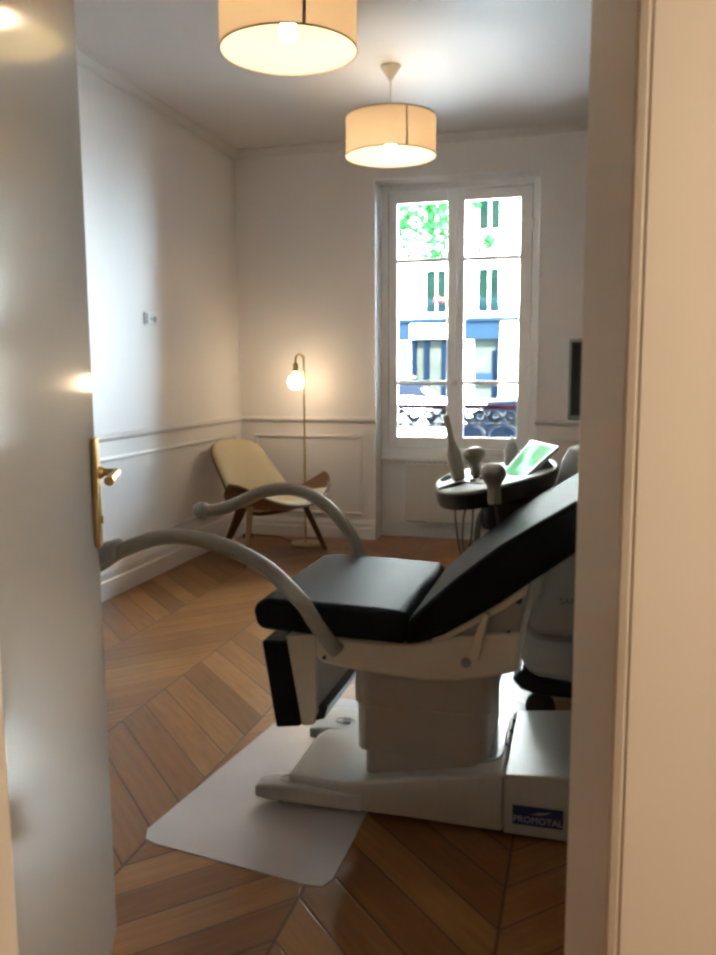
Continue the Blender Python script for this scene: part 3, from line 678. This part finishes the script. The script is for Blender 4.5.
def backpt(u, v, off):
    w = .30 - .075 * v; c = max(0, (v - .72) / .28); w -= .11 * c ** 3
    c0 = max(0, (.2 - v) / .2); w -= .03 * c0 ** 2
    y = (2 * u - 1) * w
    x = -.13 - .33 * v + .10 * (2 * u - 1) ** 2 * (1 - .3 * v); z = .40 + .40 * v
    n = Vector((.77, 0, .64)); return (x + n.x * off, y, z + n.z * off)
b = NB(); grid(b, lambda u, v: backpt(u, v, 0), 14, 14); mk('back_shell', b, M['walnut'], lc_, solid=.014)
b = NB(); grid(b, lambda u, v: backpt(.02 + .96 * u, .03 + .95 * v, .012 + .028 * min(1, min(u, 1 - u) * 8) ** .5 * min(1, min(v, 1 - v) * 8) ** .5), 18, 18); mk('back_cushion', b, M['ivory'], lc_, solid=.012)
for s_ in (-1, 1):
    b = NB(); bar(b, (.10, s_ * .25, .385), (.20, s_ * .385, 0), .055, .022, up=(0, 1, 0), w2=.034, t2=.018)
    mk('leg', b, M['walnut'] if s_ > 0 else M['litwalnut'], lc_, bevel=.005)
b = NB(); bar(b, (-.20, -.03, .38), (-.42, -.05, 0), .10, .022, up=(1, 0, 1), w2=.045, t2=.018); mk('leg', b, M['walnut'], lc_, bevel=.005)
b = NB(); tube(b, [(.10, -.27, .35), (.09, -.12, .322), (.09, .12, .322), (.10, .27, .35)], .014, 8, 5); bar(b, (.09, 0, .33), (-.12, 0, .37), .05, .02); mk('under_frame', b, M['walnut'], lc_, bevel=.003)

# ------------------------------------------------------------------ radiator
rd = thing('radiator', 'flat pale panel radiator under the window', 'radiator', (-.9, 6.26, .13))
b = NB(); box(b, -1.33, -.42, 6.235, 6.30, .135, .60); mk('radiator_panel', b, M['radiator'], rd, bevel=.012, seg=3)
b = NB()
for i in range(22): box(b, -1.31 + i * .04, -1.285 + i * .04, 6.243, 6.29, .5985, .604)
mk('radiator_grille', b, M['grey'], rd, smooth=False)
for x in (-1.2, -.55):
    b = NB(); box(b, x - .02, x + .02, 6.30, 6.36, .2, .55); mk('wall_bracket', b, M['radiator'], rd, smooth=False)

# ------------------------------------------------------------------ wall socket
so = thing('wall_socket', 'white double socket plate on the left wall above the chair rail', 'wall socket', (XL, 4.765, 1.632))
b = NB(); prism(b, [(p[0], p[1]) for p in rrect(4.69, 4.845, 1.594, 1.672, .008)], 'x', XL, XL + .010); sp_ = mk('socket_plate', b, M['trim'], so, bevel=.003)
b = NB(); prism(b, rrect(4.700, 4.724, 1.602, 1.664, .004), 'x', XL + .008, XL + .0125); mk('socket_slot', b, M['slot'], sp_)
for (yy, rr) in ((4.766, .008), (4.81, .019)):
    b = NB(); lathe(b, [(rr, 0), (rr, .004), (0, .004)], n=16, mtx=Matrix.Translation((XL + .0095, yy, 1.632)) @ Matrix.Rotation(PI / 2, 4, 'Y')); mk('socket_outlet', b, M['slot'], sp_)

# ------------------------------------------------------------------ street outside
GZ = -.35
b = NB(); box(b, -60, 60, YO + .02, 80, GZ - .2, GZ); struct(mk('road', b, M['road'], smooth=False))
gr = thing('window_guard_rail', 'black scrolled iron guard rail with burgundy handrail outside the window', 'guard rail', (-.936, 6.56, .64))
b = NB(); box(b, NX0, NX1, 6.535, 6.59, .998, 1.036); mk('handrail', b, M['burgundy'], gr, bevel=.008, seg=3)
b = NB(); box(b, NX0, NX1, 6.552, 6.566, .876, .890); box(b, NX0, NX1, 6.552, 6.566, .66, .674)
for x in (NX0 + .008, -.936, NX1 - .008): box(b, x - .007, x + .007, 6.552, 6.566, .645, 1.0)
mk('rail_bar', b, M['iron'], gr, smooth=False)
def spiral(cx, cz, r, turns, a0, s):
    return [(cx + s * r * (1 - .62 * k / 30) * math.cos(a0 + turns * 2 * PI * k / 30), 6.559, cz + r * (1 - .62 * k / 30) * math.sin(a0 + turns * 2 * PI * k / 30)) for k in range(31)]
b = NB(); zc = .944
for i, x in enumerate((-1.425, -1.325, -1.195, -1.075, -.985, -.885, -.80, -.675, -.555, -.43)):
    s_ = 1 if i % 2 else -1
    tube(b, spiral(x, zc, .05, 1.5, PI * .9 if i % 3 else -.6, s_), .0115, 7, 0)
for x in (-1.375, -1.26, -1.135, -1.03, -.935, -.84, -.74, -.615, -.49):
    tube(b, [(x - .045, 6.559, .892), (x - .02, 6.559, .925), (x + .01, 6.559, .95), (x + .045, 6.559, .996)], .011, 7, 4)
for i in range(9):
    x = -1.46 + i * .13; s_ = 1 if i % 2 else -1
    tube(b, [(x - .05 * s_, 6.559, .676), (x - .02 * s_, 6.559, .73), (x + .05 * s_, 6.559, .79), (x + .02 * s_, 6.559, .85), (x - .04 * s_, 6.559, .876)], .010, 7, 5)
mk('scrollwork', b, M['iron'], gr)

bd = thing('street_building', 'sunlit pale stone building with blue shop front across the street', 'building', (-4, 30, GZ))
b = NB(); box(b, -22, 14, 30, 38, GZ, 15.5); mk('facade_wall', b, M['facade'], bd, smooth=False)
b = NB()
for z in (3.35, 6.25, 9.2): box(b, -22, 14, 29.85, 30.0, z - .22, z - .08)
mk('stone_band', b, M['stone'], bd, smooth=False)
for fz in (3.35, 6.05, 9.0, 11.8):
    for k in range(-5, 6):
        x = -3.40 + k * 1.87
        b = NB(); box(b, x - .36, x - .02, 29.97, 30.02, fz + .02, fz + 1.5); box(b, x + .05, x + .36, 29.97, 30.02, fz + .02, fz + 1.5)
        mk('window_opening', b, M['pane'], bd, smooth=False)
        if fz < 4:
            b = NB()
            box(b, x - .62, x + .62, 29.72, 29.75, fz + .42, fz + .46); box(b, x - .62, x + .62, 29.72, 29.75, fz - .12, fz - .06)
            for i in range(13): box(b, x - .61 + i * .1, x - .585 + i * .1, 29.725, 29.745, fz - .06, fz + .42)
            mk('balcony_rail', b, M['railblue'], bd, smooth=False)
b = NB(); [lathe(b, [(0, -.1), (.1, 0), (0, .1)], c=(-5.27 + i * .14, 29.85, 3.78 + .04 * (i % 2)), n=8) for i in range(4)]; mk('flower_box', b, M['redflower'], bd)
b = NB(); box(b, -7.2, -2.98, 29.5, 29.98, 2.40, 3.02); box(b, -7.4, -2.3, 29.4, 29.98, 3.02, 3.14); mk('shop_fascia', b, M['fascia'], bd, smooth=False)
b = NB(); box(b, -6.10, -4.62, 29.44, 29.5, 2.44, 2.95); sg = mk('shop_sign', b, M['shoppanel'], bd, smooth=False)
b = NB(); tube(b, [(-5.95 + .11 * i, 29.43, 2.68 + .09 * math.sin(i * 1.9) * (1 if i % 3 else .4)) for i in range(12)], .018, 6, 4); mk('sign_scroll', b, M['railblue'], sg)
b = NB()
for x0, x1 in ((-6.10, -5.92), (-5.62, -5.45), (-4.98, -4.80), (-4.32, -4.2), (-3.05, -2.98)): box(b, x0, x1, 29.6, 29.9, GZ, 2.40)
mk('shop_frame', b, M['shopdark'], bd, smooth=False)
for x0, x1 in ((-5.92, -5.62), (-5.45, -4.98), (-3.85, -3.05)):
    b = NB(); box(b, x0, x1, 29.8, 29.95, .3, 2.4); mk('shop_window', b, M['shopglass'], bd, smooth=False)
b = NB(); box(b, -3.78, -3.18, 29.6, 29.8, .85, 1.2); mk('shop_poster', b, M['fascia'], bd, smooth=False)
b = NB(); box(b, -3.22, -3.06, 29.75, 29.79, .3, 2.0); mk('shop_door', b, M['shopdark'], bd, smooth=False)

tr = thing('street_tree', 'leafy green street tree outside the upper left window pane', 'tree', (-3.75, 14, GZ))
b = NB(); tube(b, [(-3.75, 14, GZ), (-3.72, 14, 1.5), (-3.65, 14, 3.4), (-3.5, 14, 4.6)], [.17, .14, .10, .04], 12, 5)
for (dx, dy, dz) in ((.9, .1, 1.2), (-.8, -.3, 1.3), (.3, .7, 1.6), (1.0, -.4, .7), (.55, -.1, 1.9)): tube(b, [(-3.66, 14, 3.3), (-3.66 + dx * .5, 14 + dy * .5, 3.3 + dz * .6), (-3.66 + dx, 14 + dy, 3.3 + dz)], [.05, .03, .012], 8, 4)
mk('trunk', b, M['bark'], tr)
b = NB()
def leaf(p, s):
    d = Vector((random.uniform(-1, 1), random.uniform(-1, 1), random.uniform(-.6, .6))).normalized(); e = d.orthogonal().normalized()
    e = Matrix.Rotation(random.uniform(0, 2 * PI), 3, d) @ e; f = d.cross(e)
    vs = [b.verts.new(p + e * s * a + f * s * c + d * s * g) for a, c, g in ((-.5, 0, 0), (-.1, .38, .06), (.5, 0, 0), (-.1, -.38, .06))]
    b.faces.new(vs)
clumps = [(-3.0, 3.55, .42), (-2.65, 3.75, .38), (-2.85, 4.05, .45), (-2.35, 4.02, .30), (-2.3, 3.6, .22), (-3.3, 4.2, .6), (-3.6, 3.7, .5), (-3.9, 4.4, .8), (-2.9, 4.6, .7), (-3.3, 5.0, .8), (-2.45, 3.28, .2), (-2.2, 3.22, .12), (-2.12, 4.2, .25), (-1.85, 4.05, .12), (-1.62, 3.38, .13), (-2.3, 4.5, .3), (-2.5, 3.15, .10)]
for cx, cz, r in clumps:
    for _ in range(int(300 * r)):
        q = Vector((random.gauss(0, .5), random.gauss(0, .6), random.gauss(0, .5))) * r
        leaf(Vector((cx, 14, cz)) + q, random.uniform(.08, .16))
mk('crown', b, M['leaf'], tr, smooth=False)

def car(label, x, y, paint, h, rotz=0, L=4.1):
    t = thing('car', label, 'car', (x, y, GZ), world=False, rotz=rotz, group='cars parked in the street')
    W = .86
    def S(px, hw, zb, zt): return [(px, -hw, zb), (px, hw, zb), (px, hw * .96, zt), (px, -hw * .96, zt)]
    b = NB(); loft(b, [S(-L / 2, W * .86, .34, .62), S(-L / 2 + .12, W, .24, .86), S(-L * .30, W, .2, .92), S(L * .12, W, .2, .92), S(L * .26, W, .2, .86), S(L / 2 - .15, W * .95, .24, .70), S(L / 2, W * .84, .34, .58)])
    bo = mk('car_body', b, paint, t, bevel=.06, seg=3)
    b = NB(); loft(b, [S(-L * .40, W * .92, .88, .92), S(-L * .30, W * .84, .88, h - .05), S(-L * .12, W * .82, .88, h), S(L * .06, W * .82, .88, h - .03), S(L * .24, W * .92, .86, .90)])
    ca = mk('cabin_glass', b, M['carglass'], t, bevel=.03)
    b = NB(); loft(b, [S(-L * .31, W * .83, h - .075, h - .045), S(-L * .12, W * .82, h - .04, h + .008), S(L * .07, W * .81, h - .06, h - .022)]); mk('car_roof', b, paint, t, bevel=.02)
    for px in (-L * .31, L * .31):
        for s in (-1, 1):
            b = NB(); lathe(b, [(0, -.1), (.26, -.1), (.31, -.07), (.31, .07), (.26, .1), (0, .1)], n=22, mtx=Matrix.Translation((px, s * (W - .08), .31)) @ Matrix.Rotation(PI / 2, 4, 'X')); mk('wheel', b, M['tyre'], t)
    return t
car('white car parked across the street below the shop front', -5.35, 24.6, M['carwhite'], 1.50)
car('dark blue car parked just outside the right half of the window', .25, 9.6, M['carblue'], 1.37)

# ------------------------------------------------------------------ light
w = bpy.data.worlds.new('sky'); sc.world = w; w.use_nodes = True
wt = w.node_tree; bg = wt.nodes['Background']; bg.inputs[0].default_value = (.64, .83, 1.0, 1); bg.inputs[1].default_value = 24.0
sn = bpy.data.lights.new('sun', 'SUN'); sn.energy = 56; sn.angle = .01; sn.color = (1, .96, .9)
so_ = bpy.data.objects.new('sun', sn); COL.objects.link(so_); so_.rotation_euler = Vector((-.35, 1, -.95)).to_track_quat('-Z', 'Y').to_euler()
pl = bpy.data.lights.new('window_portal', 'AREA'); pl.shape = 'RECTANGLE'; pl.size = 1.15; pl.size_y = 2.05; pl.cycles.is_portal = True
po = bpy.data.objects.new('window_portal', pl); COL.objects.link(po); po.location = (-.936, 6.61, 1.66); po.rotation_euler = (-PI / 2, 0, 0)
hl = bpy.data.lights.new('hall_lamp', 'AREA'); hl.shape = 'DISK'; hl.size = .4; hl.energy = 16.5; hl.color = (1.0, .84, .64)
ho = bpy.data.objects.new('hall_lamp', hl); COL.objects.link(ho); ho.location = (1.2, .28, 2.2)

# ------------------------------------------------------------------ camera
psi, pit, rol = math.radians(15.3), math.radians(7.3), math.radians(.3)
fw = Vector((-math.sin(psi) * math.cos(pit), math.cos(psi) * math.cos(pit), -math.sin(pit)))
r0 = Vector((math.cos(psi), math.sin(psi), 0)); u0 = r0.cross(fw)
up = u0 * math.cos(rol) + r0 * math.sin(rol); rt = fw.cross(up)
cd = bpy.data.cameras.new('camera'); cam = bpy.data.objects.new('camera', cd); COL.objects.link(cam)
cam.matrix_world = Matrix(((rt.x, up.x, -fw.x, 0), (rt.y, up.y, -fw.y, 0), (rt.z, up.z, -fw.z, 1.3), (0, 0, 0, 1)))
cd.sensor_fit = 'VERTICAL'; cd.sensor_height = 24; cd.lens = 24 * 830 / 955; cd.clip_start = .02; cd.clip_end = 300
cd.dof.use_dof = True; cd.dof.focus_distance = 3.2; cd.dof.aperture_fstop = 4.0
sc.camera = cam
sc.view_settings.view_transform = 'Standard'; sc.view_settings.look = 'None'; sc.view_settings.gamma = 1.0; sc.view_settings.exposure = 1.87
sc.cycles.use_denoising = True; sc.cycles.denoiser = 'OPENIMAGEDENOISE'
sc.cycles.max_bounces = 14; sc.cycles.diffuse_bounces = 8; sc.cycles.glossy_bounces = 5; sc.cycles.transparent_max_bounces = 16
sc.cycles.sample_clamp_indirect = 80.0; sc.cycles.filter_width = 2.8; sc.cycles.caustics_reflective = False; sc.cycles.caustics_refractive = False
